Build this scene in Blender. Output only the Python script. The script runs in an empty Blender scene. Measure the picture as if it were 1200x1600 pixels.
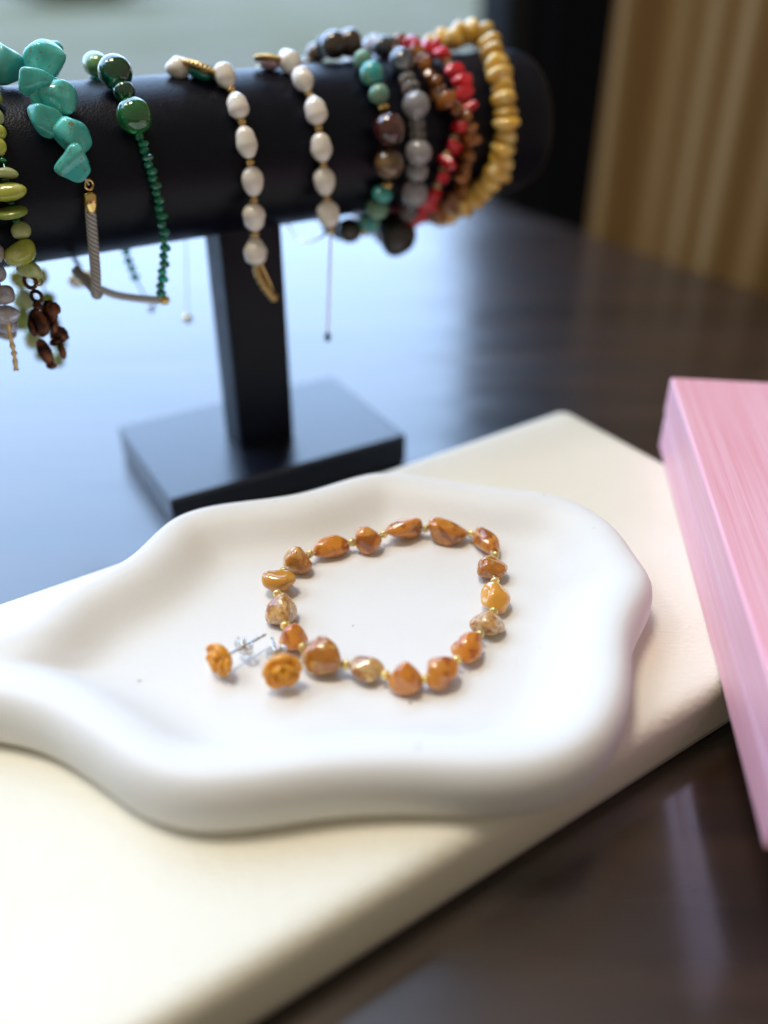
import bpy, bmesh, math, random
from mathutils import Vector, Matrix, Euler, noise

scn = bpy.context.scene
R_ = math.radians
V = Vector

# ------------------------------------------------------------------ camera
F_PX, PITCH, CAM_H = 1411.0, R_(33.13), 0.185
cam_d = bpy.data.cameras.new('camera')
cam = bpy.data.objects.new('camera', cam_d)
scn.collection.objects.link(cam)
cam.location = (0, 0, CAM_H)
cam.rotation_euler = (R_(90) - PITCH, 0, 0)
cam_d.sensor_fit = 'VERTICAL'
cam_d.sensor_height = 36.0
cam_d.sensor_width = 27.0
cam_d.lens = 36.0 * F_PX / 1600.0
cam_d.clip_start = 0.01
cam_d.clip_end = 100.0
cam_d.dof.use_dof = True
cam_d.dof.focus_distance = 0.252
cam_d.dof.aperture_fstop = 3.3
scn.camera = cam

# ------------------------------------------------------------------ light
world = bpy.data.worlds.new('World')
scn.world = world
world.use_nodes = True
bg = world.node_tree.nodes['Background']
bg.inputs[0].default_value = (1.0, 0.86, 0.66, 1)     # dim warm room around the table
bg.inputs[1].default_value = 0.24
SKY_COL, SKY_STR = (0.47, 0.645, 1.0), 4.9


def panel_light(name, loc, size, watts, col):
    l = bpy.data.lights.new(name, 'AREA')
    l.shape = 'SQUARE'
    l.size = size
    l.energy = watts
    l.color = col
    o = bpy.data.objects.new(name, l)
    o.location = loc
    scn.collection.objects.link(o)
    return o


panel_light('ceiling_lamp', (-1.30, 0.33, 1.95), 0.55, 23, (1.0, 0.90, 0.75))
panel_light('ceiling_lamp', (-0.42, 0.34, 1.95), 0.45, 19.5, (1.0, 0.90, 0.75))

scn.view_settings.view_transform = 'Standard'
scn.view_settings.look = 'None'
scn.view_settings.exposure = 0.16
scn.view_settings.gamma = 1.0

# ------------------------------------------------------------------ helpers
COL = scn.collection
CP, SP = math.cos(PITCH), math.sin(PITCH)
CAM = V((0, 0, CAM_H))


def ray(x, y):
    a, b = (x - 600) / F_PX, -(y - 800) / F_PX
    return V((a, CP + b * SP, -SP + b * CP))


def onz(x, y, z):
    r = ray(x, y)
    return CAM + r * ((z - CAM_H) / r.z)


def onplane(x, y, p, n):
    r = ray(x, y)
    return CAM + r * ((p - CAM).dot(n) / r.dot(n))


def depth(P):
    d = P - CAM
    return d.y * CP - d.z * SP


def proj(P):
    d = P - CAM
    fw = d.y * CP - d.z * SP
    return 600 + F_PX * d.x / fw, 800 - F_PX * (d.y * SP + d.z * CP) / fw


def tag(o, label=None, cat=None, group=None, kind=None):
    if label: o['label'] = label
    if cat: o['category'] = cat
    if group: o['group'] = group
    if kind: o['kind'] = kind
    return o


def empty(name, loc, label=None, cat=None, group=None):
    o = bpy.data.objects.new(name, None)
    o.empty_display_size = 0.01
    o.location = loc
    COL.objects.link(o)
    return tag(o, label, cat, group)


def wpos(o):
    p = V((0, 0, 0))
    while o:
        p = p + o.location
        o = o.parent
    return p


def link(name, me, m, parent=None, loc=None, rot=None):
    o = bpy.data.objects.new(name, me)
    COL.objects.link(o)
    if m is not None and not me.materials:
        me.materials.append(m)
    elif m is not None and me.materials[0] != m:
        o.material_slots[0].link = 'OBJECT'
        o.material_slots[0].material = m
    if me.get('wn'):
        wn = o.modifiers.new('weighted', 'WEIGHTED_NORMAL'); wn.weight = 100
    P = V(loc) if loc is not None else V((0, 0, 0))
    if parent:
        o.parent = parent
        P = P - wpos(parent)
    o.location = P
    if rot is not None:
        o.rotation_mode = 'QUATERNION'
        o.rotation_quaternion = rot
    return o


def mesh(name, verts, faces, smooth=True):
    me = bpy.data.meshes.new(name)
    me.from_pydata([tuple(v) for v in verts], [], faces)
    me.validate()
    bm = bmesh.new(); bm.from_mesh(me)
    bmesh.ops.recalc_face_normals(bm, faces=bm.faces)
    bm.to_mesh(me); bm.free()
    if smooth:
        me.polygons.foreach_set('use_smooth', [True] * len(me.polygons))
    return me


def from_bm(name, bm, smooth=True):
    me = bpy.data.meshes.new(name)
    bm.to_mesh(me); bm.free()
    if smooth:
        me.polygons.foreach_set('use_smooth', [True] * len(me.polygons))
        me['wn'] = 1
    return me


def add_grid(vs, fs, rows, closed_u=True, cap0=False, cap1=False):
    """rows: list of equal-length rings -> appended to vs/fs"""
    b = len(vs); n = len(rows[0])
    for r in rows: vs.extend(r)
    for i in range(len(rows) - 1):
        for j in range(n if closed_u else n - 1):
            k = (j + 1) % n
            fs.append((b + i * n + j, b + i * n + k, b + (i + 1) * n + k, b + (i + 1) * n + j))
    if cap0: fs.append(tuple(b + j for j in range(n))[::-1])
    if cap1: fs.append(tuple(b + (len(rows) - 1) * n + j for j in range(n)))


def frame(t):
    t = t.normalized()
    a = V((0, 0, 1)) if abs(t.z) < 0.9 else V((1, 0, 0))
    x = t.cross(a).normalized()
    return x, x.cross(t).normalized()


def tube_rows(pts, rad, n=8):
    rows = []
    for i, p in enumerate(pts):
        t = pts[min(i + 1, len(pts) - 1)] - pts[max(i - 1, 0)]
        x, y = frame(t)
        r = rad(i / max(1, len(pts) - 1)) if callable(rad) else rad
        rows.append([p + (x * math.cos(2 * math.pi * k / n) + y * math.sin(2 * math.pi * k / n)) * r for k in range(n)])
    return rows


def tube_mesh(name, pts, rad, n=8, origin=V((0, 0, 0))):
    vs, fs = [], []
    add_grid(vs, fs, tube_rows([V(p) - origin for p in pts], rad, n), True, True, True)
    return mesh(name, vs, fs)


def catmull(pts, per=8, closed=False):
    out = []; n = len(pts)
    rng = range(n) if closed else range(n - 1)
    for i in rng:
        if closed:
            p0, p1, p2, p3 = pts[i - 1], pts[i], pts[(i + 1) % n], pts[(i + 2) % n]
        else:
            p0, p1, p2, p3 = pts[max(i - 1, 0)], pts[i], pts[i + 1], pts[min(i + 2, n - 1)]
        for k in range(per):
            t = k / per
            out.append(0.5 * ((2 * p1) + (p2 - p0) * t + (2 * p0 - 5 * p1 + 4 * p2 - p3) * t * t + (3 * p1 - p0 - 3 * p2 + p3) * t ** 3))
    if not closed: out.append(pts[-1].copy())
    return out


def box_bm(lo, hi, bevel=0.0, seg=3):
    bm = bmesh.new()
    bmesh.ops.create_cube(bm, size=1)
    c = (V(lo) + V(hi)) / 2; s = V(hi) - V(lo)
    for v in bm.verts:
        v.co = V((v.co.x * s.x, v.co.y * s.y, v.co.z * s.z)) + c
    if bevel:
        bmesh.ops.bevel(bm, geom=bm.edges[:], offset=bevel, segments=seg, profile=0.5, affect='EDGES', clamp_overlap=True)
    return bm


def ico(sub):
    bm = bmesh.new()
    bmesh.ops.create_icosphere(bm, subdivisions=sub, radius=1)
    vs = [v.co.copy() for v in bm.verts]
    fs = [tuple(v.index for v in f.verts) for f in bm.faces]
    bm.free()
    return vs, fs


ICO2, ICO3, ICO4 = ico(2), ico(3), ico(4)


def nbrs(base):
    nb = [set() for _ in base[0]]
    for f in base[1]:
        for i in range(3): nb[f[i]].update((f[i - 1], f[(i + 1) % 3]))
    return [list(x) for x in nb]


NB = {}


def pebble(name, seed, planes=9, p=9.0, lump=0.05, base=ICO3, extra=None, sq=0.16, soft=2):
    """tumbled stone: rounded random polytope, fitted to a unit-radius box (long axis = local Z)"""
    rnd = random.Random(seed)
    N = []
    for k in range(planes):
        z = 1 - 2 * (k + .5) / planes; a = k * 2.39996 + rnd.uniform(-.5, .5)
        z = max(-1, min(1, z + rnd.uniform(-.18, .18))); r = math.sqrt(max(0, 1 - z * z))
        N.append((V((r * math.cos(a), r * math.sin(a), z)).normalized(), rnd.uniform(1 - sq, 1 + sq)))
    if extra: N = extra + N
    vs = []
    off = V((seed * 3.1, seed * 1.7, 0))
    for d in base[0]:
        s = sum(max(0.0, d.dot(n) / h) ** p for n, h in N)
        r = s ** (-1 / p) if s > 0 else 1
        r = min(r, 1.5)
        r *= 1 + lump * noise.noise(d * 1.6 + off)
        vs.append(d * r)
    key = len(base[0])
    if key not in NB: NB[key] = nbrs(base)
    for _ in range(soft):
        vs = [vs[i] * .4 + sum((vs[j] for j in NB[key][i]), V((0, 0, 0))) * (.6 / len(NB[key][i])) for i in range(len(vs))]
    lo = [min(v[i] for v in vs) for i in range(3)]; hi = [max(v[i] for v in vs) for i in range(3)]
    vs = [V(tuple((v[i] - (lo[i] + hi[i]) / 2) / ((hi[i] - lo[i]) / 2) for i in range(3))) for v in vs]
    return vs, base[1]


def scaled(name, vf, sx, sy, sz):
    return mesh(name, [V((v.x * sx, v.y * sy, v.z * sz)) for v in vf[0]], vf[1])


def quat_axis(t, roll=0.0):
    """rotation taking local Z to t"""
    return t.normalized().to_track_quat('Z', 'Y') @ Euler((0, 0, roll)).to_quaternion()


# ------------------------------------------------------------------ materials
def lnk(nt, a, b): nt.links.new(a, b)


def mat(name, base, rough=0.5, metal=0.0, coat=0.0, coat_rough=0.05, sss=0.0, sss_col=None, sss_scale=0.003,
        trans=0.0, ior=1.5, veins=None, blot=None, bump=None, rough_var=None, sheen=0.0, spec=0.5, rnd=0.0, k=1.0):
    m = bpy.data.materials.new(name)
    m.use_nodes = True
    nt = m.node_tree; N = nt.nodes
    b = N['Principled BSDF']
    b.inputs['Base Color'].default_value = (*base, 1)
    b.inputs['Roughness'].default_value = rough
    b.inputs['Metallic'].default_value = metal
    b.inputs['Coat Weight'].default_value = coat
    b.inputs['Coat Roughness'].default_value = coat_rough
    b.inputs['Subsurface Weight'].default_value = sss
    b.inputs['Subsurface Scale'].default_value = sss_scale
    b.inputs['Subsurface Radius'].default_value = sss_col or (1, .5, .25)
    b.inputs['Transmission Weight'].default_value = trans
    b.inputs['IOR'].default_value = ior
    b.inputs['Sheen Weight'].default_value = sheen
    b.inputs['Specular IOR Level'].default_value = spec
    tc = N.new('ShaderNodeTexCoord')
    mp = N.new('ShaderNodeMapping')
    lnk(nt, tc.outputs['Object'], mp.inputs[0])
    oi = N.new('ShaderNodeObjectInfo')
    mul = N.new('ShaderNodeMath'); mul.operation = 'MULTIPLY'; mul.inputs[1].default_value = 37.0
    lnk(nt, oi.outputs['Random'], mul.inputs[0])
    lnk(nt, mul.outputs[0], mp.inputs['Location'])
    col = None

    def mixc(fac, c1, c2):
        mx = N.new('ShaderNodeMix'); mx.data_type = 'RGBA'
        lnk(nt, fac, mx.inputs['Factor'])
        if isinstance(c1, tuple): mx.inputs['A'].default_value = (*c1, 1)
        else: lnk(nt, c1, mx.inputs['A'])
        if isinstance(c2, tuple): mx.inputs['B'].default_value = (*c2, 1)
        else: lnk(nt, c2, mx.inputs['B'])
        return mx.outputs['Result']

    def ramp(src, lo, hi):
        mr = N.new('ShaderNodeMapRange'); mr.interpolation_type = 'SMOOTHSTEP'
        mr.inputs['From Min'].default_value = lo; mr.inputs['From Max'].default_value = hi
        lnk(nt, src, mr.inputs['Value'])
        return mr.outputs[0]

    for bl in (blot or []):
        c2, scale, lo, hi = bl[:4]
        nz = N.new('ShaderNodeTexNoise'); nz.inputs['Scale'].default_value = scale * k
        nz.inputs['Detail'].default_value = bl[4] if len(bl) > 4 else 4
        nz.inputs['Distortion'].default_value = bl[5] if len(bl) > 5 else 0.6
        lnk(nt, mp.outputs[0], nz.inputs['Vector'])
        col = mixc(ramp(nz.outputs['Fac'], lo, hi), col or base, c2)
    for ve in (veins or []):
        c2, scale, width = ve
        nz = N.new('ShaderNodeTexNoise'); nz.inputs['Scale'].default_value = scale * k
        nz.inputs['Detail'].default_value = 3; nz.inputs['Distortion'].default_value = 1.4
        lnk(nt, mp.outputs[0], nz.inputs['Vector'])
        s = N.new('ShaderNodeMath'); s.operation = 'SUBTRACT'; s.inputs[1].default_value = 0.5
        lnk(nt, nz.outputs['Fac'], s.inputs[0])
        a = N.new('ShaderNodeMath'); a.operation = 'ABSOLUTE'; lnk(nt, s.outputs[0], a.inputs[0])
        col = mixc(ramp(a.outputs[0], width, 0.0), col or base, c2)
    if rnd:
        hs = N.new('ShaderNodeHueSaturation')
        ma = N.new('ShaderNodeMapRange'); ma.inputs['To Min'].default_value = 1 - rnd; ma.inputs['To Max'].default_value = 1 + rnd
        lnk(nt, oi.outputs['Random'], ma.inputs['Value']); lnk(nt, ma.outputs[0], hs.inputs['Value'])
        if col is None: hs.inputs['Color'].default_value = (*base, 1)
        else: lnk(nt, col, hs.inputs['Color'])
        col = hs.outputs[0]
    if col is not None: lnk(nt, col, b.inputs['Base Color'])
    if bump:
        kind, scale, dist, stretch = bump
        mp2 = N.new('ShaderNodeMapping'); mp2.inputs['Scale'].default_value = stretch
        lnk(nt, tc.outputs['Object'], mp2.inputs[0])
        if kind == 'noise':
            t = N.new('ShaderNodeTexNoise'); t.inputs['Detail'].default_value = 5; out = t.outputs['Fac']
        else:
            t = N.new('ShaderNodeTexVoronoi'); out = t.outputs['Distance']
        t.inputs['Scale'].default_value = scale
        lnk(nt, mp2.outputs[0], t.inputs['Vector'])
        bp = N.new('ShaderNodeBump'); bp.inputs['Distance'].default_value = dist; bp.inputs['Strength'].default_value = 1.0
        lnk(nt, out, bp.inputs['Height'])
        lnk(nt, bp.outputs[0], b.inputs['Normal'])
        if coat: lnk(nt, bp.outputs[0], b.inputs['Coat Normal'])
    if rough_var:
        scale, lo, hi = rough_var
        nz = N.new('ShaderNodeTexNoise'); nz.inputs['Scale'].default_value = scale; nz.inputs['Detail'].default_value = 5
        lnk(nt, tc.outputs['Object'], nz.inputs['Vector'])
        mr = N.new('ShaderNodeMapRange'); mr.inputs['To Min'].default_value = lo; mr.inputs['To Max'].default_value = hi
        mr.inputs['From Min'].default_value = .3; mr.inputs['From Max'].default_value = .7
        lnk(nt, nz.outputs['Fac'], mr.inputs['Value']); lnk(nt, mr.outputs[0], b.inputs['Roughness'])
    return m


M = {}
M['plaster'] = mat('matte_white_plaster', (.78, .77, .745), .55, bump=('noise', 900, .00008, (1, 1, 1)), blot=[((.75, .735, .70), 30, .45, .75), ((.45, .38, .30), 330, .77, .80, 2, 0)])
M['leather'] = mat('cream_leatherette', (.82, .78, .65), .42, bump=('noise', 420, .0004, (1, 2.2, 1)), blot=[((.78, .74, .60), 14, .4, .7)])
M['board_base'] = mat('grey_board_edge', (.45, .42, .40), .5)
M['blackleather'] = mat('black_leatherette', (.003, .004, .010), .36, spec=.2, bump=('voronoi', 1500, .00006, (1, 1, 1)), rough_var=(200, .30, .40))
M['blacksmooth'] = mat('black_leatherette_base', (.010, .012, .020), .24, coat=.3, coat_rough=.2, spec=.7, bump=('voronoi', 1500, .00005, (1, 1, 1)))
M['gold'] = mat('polished_gold', (.83, .58, .22), .2, 1.0)
M['gold_pale'] = mat('pale_gold_glass', (.78, .60, .22), .18, .55, rnd=.25)
M['gold_dull'] = mat('antiqued_gold', (.62, .42, .17), .36, 1.0)
M['silver'] = mat('silver', (.75, .75, .74), .22, 1.0)
M['copper'] = mat('antique_copper', (.17, .065, .035), .36, 1.0, blot=[((.035, .018, .014), 260, .36, .60, 5)])
M['thread'] = mat('beading_thread', (.55, .5, .42), .6)
M['thread_dark'] = mat('dark_elastic', (.03, .03, .03), .6)
# ambers
aS = dict(rough=.20, coat=1.0, coat_rough=.06, sss=.45, sss_scale=.0022, sss_col=(1, .45, .12), rnd=.12)
M['amber_a'] = mat('butterscotch_amber', (.62, .23, .024), blot=[((.36, .10, .010), 190, .47, .55), ((.68, .31, .06), 300, .54, .66)], **aS)
M['amber_b'] = mat('orange_amber', (.64, .225, .02), blot=[((.64, .25, .03), 190, .5, .64), ((.40, .09, .010), 260, .54, .66)], **aS)
M['amber_c'] = mat('cream_veined_amber', (.62, .36, .12), blot=[((.36, .11, .015), 230, .50, .58, 5, 1.2)], veins=[((.26, .08, .015), 420, .055), ((.80, .62, .32), 300, .03)], **aS)
M['amber_d'] = mat('brown_veined_amber', (.50, .18, .02), blot=[((.66, .38, .10), 240, .50, .60, 5, 1.2)], veins=[((.25, .09, .02), 380, .02)], **aS)
M['amber_e'] = mat('honey_amber', (.66, .31, .035), blot=[((.68, .38, .08), 240, .5, .72), ((.50, .20, .03), 330, .58, .75)], **aS)
M['amber_rose'] = mat('carved_egg_yolk_amber', (.74, .34, .014), rough=.33, coat=.3, coat_rough=.2, sss=.65, sss_scale=.0025, sss_col=(1, .5, .12), blot=[((.64, .23, .008), 260, .5, .75)])
# stones
M['turq'] = mat('turquoise', k=1 / 200, base=(.06, .47, .43), rough=.25, coat=.45, coat_rough=.08, rnd=.14, sss=.1, sss_scale=.001, sss_col=(.4, 1, 1),
                blot=[((.12, .60, .54), 140, .45, .65), ((.20, .25, .13), 360, .60, .67, 5, 1.5)], veins=[((.12, .20, .12), 160, .009)])
M['turq_light'] = mat('pale_turquoise', k=1 / 200, base=(.16, .50, .44), rough=.3, coat=.3, blot=[((.08, .42, .40), 120, .45, .65), ((.2, .25, .15), 300, .62, .7)])
M['turq_bead'] = mat('turquoise_round', k=1 / 200, base=(.04, .42, .42), rough=.25, coat=.5, rnd=.2, blot=[((.18, .40, .26), 300, .48, .62)], veins=[((.20, .13, .05), 260, .012)])
M['turq_green'] = mat('greenish_turquoise', k=1 / 200, base=(.20, .36, .24), rough=.3, coat=.4, rnd=.12, blot=[((.10, .40, .34), 300, .5, .65)], veins=[((.16, .10, .05), 260, .012)])
M['agate_dark'] = mat('dark_green_agate', k=1 / 200, base=(.006, .08, .03), rough=.06, coat=1.0, coat_rough=.02, trans=.35, ior=1.54, blot=[((.03, .20, .05), 110, .52, .72)])
M['agate_mid'] = mat('green_agate', k=1 / 200, base=(.02, .21, .05), rough=.06, coat=1.0, coat_rough=.02, trans=.45, ior=1.54, blot=[((.10, .32, .07), 90, .52, .74)])
M['agate_light'] = mat('light_green_agate', k=1 / 200, base=(.20, .42, .12), rough=.1, coat=.8, trans=.35, ior=1.54, blot=[((.40, .58, .30), 120, .45, .7)])
M['emerald_glass'] = mat('emerald_glass', (.01, .36, .20), .05, trans=.55, ior=1.52, coat=.6, rnd=.2)
M['jade_y'] = mat('yellow_green_stone', k=1 / 200, base=(.44, .47, .06), rough=.22, coat=.5, sss=.4, sss_scale=.002, sss_col=(.9, 1, .3), rnd=.15, blot=[((.58, .58, .22), 160, .5, .7)])
M['jade_p'] = mat('pale_green_stone', k=1 / 200, base=(.48, .52, .25), rough=.32, coat=.3, sss=.45, sss_scale=.002, sss_col=(.9, 1, .5), rnd=.12, blot=[((.38, .45, .14), 160, .5, .7)])
M['jade_d'] = mat('olive_green_stone', (.26, .33, .06), .25, coat=.4, sss=.3, sss_scale=.002, sss_col=(.9, 1, .4), rnd=.12)
M['seed_green'] = mat('iridescent_green_seed', (.03, .22, .12), .12, .4, coat=1.0, rnd=.4)
M['lilac'] = mat('pale_lilac_quartz', k=1 / 200, base=(.52, .46, .47), rough=.14, trans=.35, coat=.5, rnd=.12, blot=[((.38, .32, .34), 200, .5, .7)])
M['pearl'] = mat('freshwater_pearl', k=1 / 200, base=(.86, .81, .73), rough=.20, coat=.9, coat_rough=.10, sss=.25, sss_scale=.001, sss_col=(1, .8, .7), rnd=.06,
                 blot=[((.82, .74, .70), 130, .45, .7), ((.86, .80, .68), 200, .5, .7)])
M['emerald_stone'] = mat('emerald_cabochon', (.003, .24, .16), .06, trans=.3, coat=1.0)
M['pink_stone'] = mat('pale_pink_stone', (.55, .36, .42), .15, coat=.7)
M['smoky'] = mat('smoky_brown_stone', k=1 / 200, base=(.045, .026, .016), rough=.07, coat=1.0, coat_rough=.03, blot=[((.11, .075, .03), 130, .5, .7)])
M['garnet'] = mat('dark_red_brown_stone', k=1 / 200, base=(.055, .012, .010), rough=.06, coat=1.0, coat_rough=.02, blot=[((.12, .05, .03), 120, .5, .7)])
M['tiger'] = mat('brown_tiger_stone', k=1 / 200, base=(.11, .055, .022), rough=.08, coat=1.0, coat_rough=.03, blot=[((.20, .12, .05), 110, .48, .65)])
M['black_stone'] = mat('black_stone', k=1 / 200, base=(.012, .011, .010), rough=.3, coat=.4, blot=[((.05, .042, .032), 90, .5, .75)])
M['agate_grey'] = mat('grey_banded_agate', k=1 / 200, base=(.66, .65, .68), rough=.10, trans=.6, coat=.7, sss=.3, sss_scale=.002, sss_col=(1, 1, 1), rnd=.12, blot=[((.60, .58, .62), 150, .46, .62, 4, 1.6)])
M['agate_slate'] = mat('slate_agate', k=1 / 200, base=(.05, .06, .075), rough=.1, coat=.8, blot=[((.38, .40, .44), 130, .55, .66, 4, 1.6)])
M['crystal'] = mat('smoky_clear_crystal', (.55, .53, .50), .05, trans=.8, ior=1.5)
M['amber_chip'] = mat('cognac_amber_chip', k=1 / 200, base=(.34, .10, .012), rough=.08, trans=.35, coat=.8, rnd=.35, blot=[((.52, .22, .04), 240, .45, .65)])
M['coral'] = mat('red_coral', k=1 / 200, base=(.58, .008, .02), rough=.22, coat=.6, rnd=.15, blot=[((.55, .03, .05), 240, .5, .7)])
M['spacer_pale'] = mat('pale_gold_spacer', (.62, .50, .26), .3, .3, rnd=.15)
M['butter'] = mat('butter_yellow_amber', k=1 / 200, base=(.74, .45, .07), rough=.22, coat=.7, sss=.4, sss_scale=.002, sss_col=(1, .7, .2), rnd=.14, blot=[((.86, .68, .27), 200, .5, .64), ((.62, .33, .03), 260, .58, .72)])
M['cord_grey'] = mat('grey_braided_cord', (.56, .54, .52), .7)
M['cord_dark'] = mat('dark_grey_yarn', (.24, .225, .215), .75)
M['brick_lawn'] = mat('lawn', (.19, .17, .075), .9, blot=[((.24, .21, .13), .55, .42, .58)])


def wood_mat():
    m = bpy.data.materials.new('dark_lacquered_wood'); m.use_nodes = True
    nt = m.node_tree; N = nt.nodes; b = N['Principled BSDF']
    tc = N.new('ShaderNodeTexCoord'); mp = N.new('ShaderNodeMapping')
    mp.inputs['Scale'].default_value = (3.0, 26.0, 10.0)
    mp.inputs['Rotation'].default_value = (0, 0, R_(6))
    lnk(nt, tc.outputs['Object'], mp.inputs[0])
    nz = N.new('ShaderNodeTexNoise'); nz.inputs['Scale'].default_value = 2.2; nz.inputs['Detail'].default_value = 9; nz.inputs['Distortion'].default_value = .8
    lnk(nt, mp.outputs[0], nz.inputs['Vector'])
    cr = N.new('ShaderNodeValToRGB')
    cr.color_ramp.elements[0].position = .30; cr.color_ramp.elements[0].color = (.0075, .0034, .0020, 1)
    cr.color_ramp.elements[1].position = .74; cr.color_ramp.elements[1].color = (.036, .0165, .0080, 1)
    lnk(nt, nz.outputs['Fac'], cr.inputs[0])
    lnk(nt, cr.outputs[0], b.inputs['Base Color'])
    b.inputs['Roughness'].default_value = .42
    b.inputs['Specular IOR Level'].default_value = .3
    b.inputs['Coat Weight'].default_value = 1.0
    mp3 = N.new('ShaderNodeMapping'); mp3.inputs['Scale'].default_value = (4, 22, 1); mp3.inputs['Rotation'].default_value = (0, 0, R_(-52))
    lnk(nt, tc.outputs['Object'], mp3.inputs[0])
    n3 = N.new('ShaderNodeTexNoise'); n3.inputs['Scale'].default_value = 1.3; n3.inputs['Detail'].default_value = 3
    lnk(nt, mp3.outputs[0], n3.inputs['Vector'])
    m3 = N.new('ShaderNodeMapRange'); m3.inputs['From Min'].default_value = .35; m3.inputs['From Max'].default_value = .68
    m3.inputs['To Min'].default_value = .13; m3.inputs['To Max'].default_value = .26
    lnk(nt, n3.outputs['Fac'], m3.inputs['Value']); lnk(nt, m3.outputs[0], b.inputs['Coat Roughness'])
    b.inputs['Coat IOR'].default_value = 1.88
    bp = N.new('ShaderNodeBump'); bp.inputs['Distance'].default_value = .00006
    lnk(nt, nz.outputs['Fac'], bp.inputs['Height']); lnk(nt, bp.outputs[0], b.inputs['Normal'])
    n2 = N.new('ShaderNodeTexNoise'); n2.inputs['Scale'].default_value = 16; n2.inputs['Detail'].default_value = 2
    lnk(nt, tc.outputs['Object'], n2.inputs['Vector'])
    b2 = N.new('ShaderNodeBump'); b2.inputs['Distance'].default_value = .00030
    lnk(nt, n2.outputs['Fac'], b2.inputs['Height']); lnk(nt, b2.outputs[0], b.inputs['Coat Normal'])
    return m


def pink_mat():
    m = bpy.data.materials.new('pink_brushed_paper'); m.use_nodes = True
    nt = m.node_tree; N = nt.nodes; b = N['Principled BSDF']
    tc = N.new('ShaderNodeTexCoord'); mp = N.new('ShaderNodeMapping')
    mp.inputs['Scale'].default_value = (9, 420, 420)
    lnk(nt, tc.outputs['Object'], mp.inputs[0])
    nz = N.new('ShaderNodeTexNoise'); nz.inputs['Scale'].default_value = 1.6; nz.inputs['Detail'].default_value = 5
    lnk(nt, mp.outputs[0], nz.inputs['Vector'])
    cr = N.new('ShaderNodeValToRGB')
    cr.color_ramp.elements[0].position = .30; cr.color_ramp.elements[0].color = (.76, .33, .40, 1)
    e = cr.color_ramp.elements.new(.5); e.color = (.80, .41, .48, 1)
    cr.color_ramp.elements[-1].position = .74; cr.color_ramp.elements[-1].color = (.83, .48, .55, 1)
    lnk(nt, nz.outputs['Fac'], cr.inputs[0]); lnk(nt, cr.outputs[0], b.inputs['Base Color'])
    b.inputs['Roughness'].default_value = .36
    bp = N.new('ShaderNodeBump'); bp.inputs['Distance'].default_value = .00022
    lnk(nt, nz.outputs['Fac'], bp.inputs['Height']); lnk(nt, bp.outputs[0], b.inputs['Normal'])
    return m


def cord_mat():
    return M['cord_grey']


def glass_mat():
    m = bpy.data.materials.new('window_glass'); m.use_nodes = True
    nt = m.node_tree; N = nt.nodes
    for n in list(N): N.remove(n)
    out = N.new('ShaderNodeOutputMaterial'); mx = N.new('ShaderNodeMixShader')
    tr = N.new('ShaderNodeBsdfTransparent'); tr.inputs[0].default_value = (.93, .96, .95, 1)
    gl = N.new('ShaderNodeBsdfGlossy'); gl.inputs['Roughness'].default_value = .02
    mx.inputs[0].default_value = .05
    lnk(nt, tr.outputs[0], mx.inputs[1]); lnk(nt, gl.outputs[0], mx.inputs[2]); lnk(nt, mx.outputs[0], out.inputs[0])
    return m


def sky_mat():
    m = bpy.data.materials.new('overcast_sky'); m.use_nodes = True
    nt = m.node_tree; N = nt.nodes
    for n in list(N): N.remove(n)
    out = N.new('ShaderNodeOutputMaterial'); em = N.new('ShaderNodeEmission')
    em.inputs[0].default_value = (*SKY_COL, 1); em.inputs[1].default_value = SKY_STR
    lnk(nt, em.outputs[0], out.inputs[0])
    return m


M['wood'] = wood_mat(); M['pink'] = pink_mat()
M['curtain'] = mat('gold_brown_satin', (.21, .125, .045), .65, spec=.2, bump=('noise', 500, .0003, (1, 1, .2)))
M['wall'] = mat('dark_painted_wall', (.006, .0065, .010), .8, spec=.05)
M['frame'] = mat('dark_window_frame', (.008, .010, .014), .5, spec=.2)
M['hedge'] = mat('hedge_leaves', (.13, .19, .11), .5, rnd=.0, blot=[((.20, .22, .17), 1.5, .4, .6)])
M['bark'] = mat('bark', (.06, .045, .035), .8)

# ------------------------------------------------------------------ setting: table, window, curtain, outdoors
AX = V((math.cos(R_(34)), math.sin(R_(34)), 0))       # along the board / window wall
BX = V((-AX.y, AX.x, 0))                              # towards the window

TB0 = V((-.2545, .594, 0))                            # a point on the table's far edge
tr = onz(1200, 458, 0)                                # a point on the table's right edge
ca = (tr - TB0).dot(AX)
corner = TB0 + AX * ca
table = empty('table', (0, 0.3, -.72), 'dark brown lacquered wooden table carrying the whole display', 'table')
t_len, t_dep = 1.25, 1.0
bm = box_bm((-t_len, -t_dep, -.032), (0, 0, 0), .003, 2)
rotA = Matrix.Rotation(R_(34), 4, 'Z')
bmesh.ops.transform(bm, matrix=rotA, verts=bm.verts)
top = link('table_top', from_bm('table_top', bm, False), M['wood'], table, corner)
for (a, b) in ((-.06, -.06), (-t_len + .06, -.06), (-.06, -t_dep + .06), (-t_len + .06, -t_dep + .06)):
    bm = box_bm((-.028, -.028, -.72), (.028, .028, -.032), .003, 1)
    bmesh.ops.transform(bm, matrix=rotA, verts=bm.verts)
    link('leg', from_bm('leg', bm, False), M['wood'], table, corner + AX * a + BX * b)

# window wall, parallel to the far table edge
WALL0 = TB0 + BX * .14
jamb = onplane(852, 60, WALL0, BX)
ja = (jamb - WALL0).dot(AX)
wall_root = empty('window_wall', WALL0 + V((0, 0, -.75)), 'dark wall strip beside the window with a bright view outside', 'wall')


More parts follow.
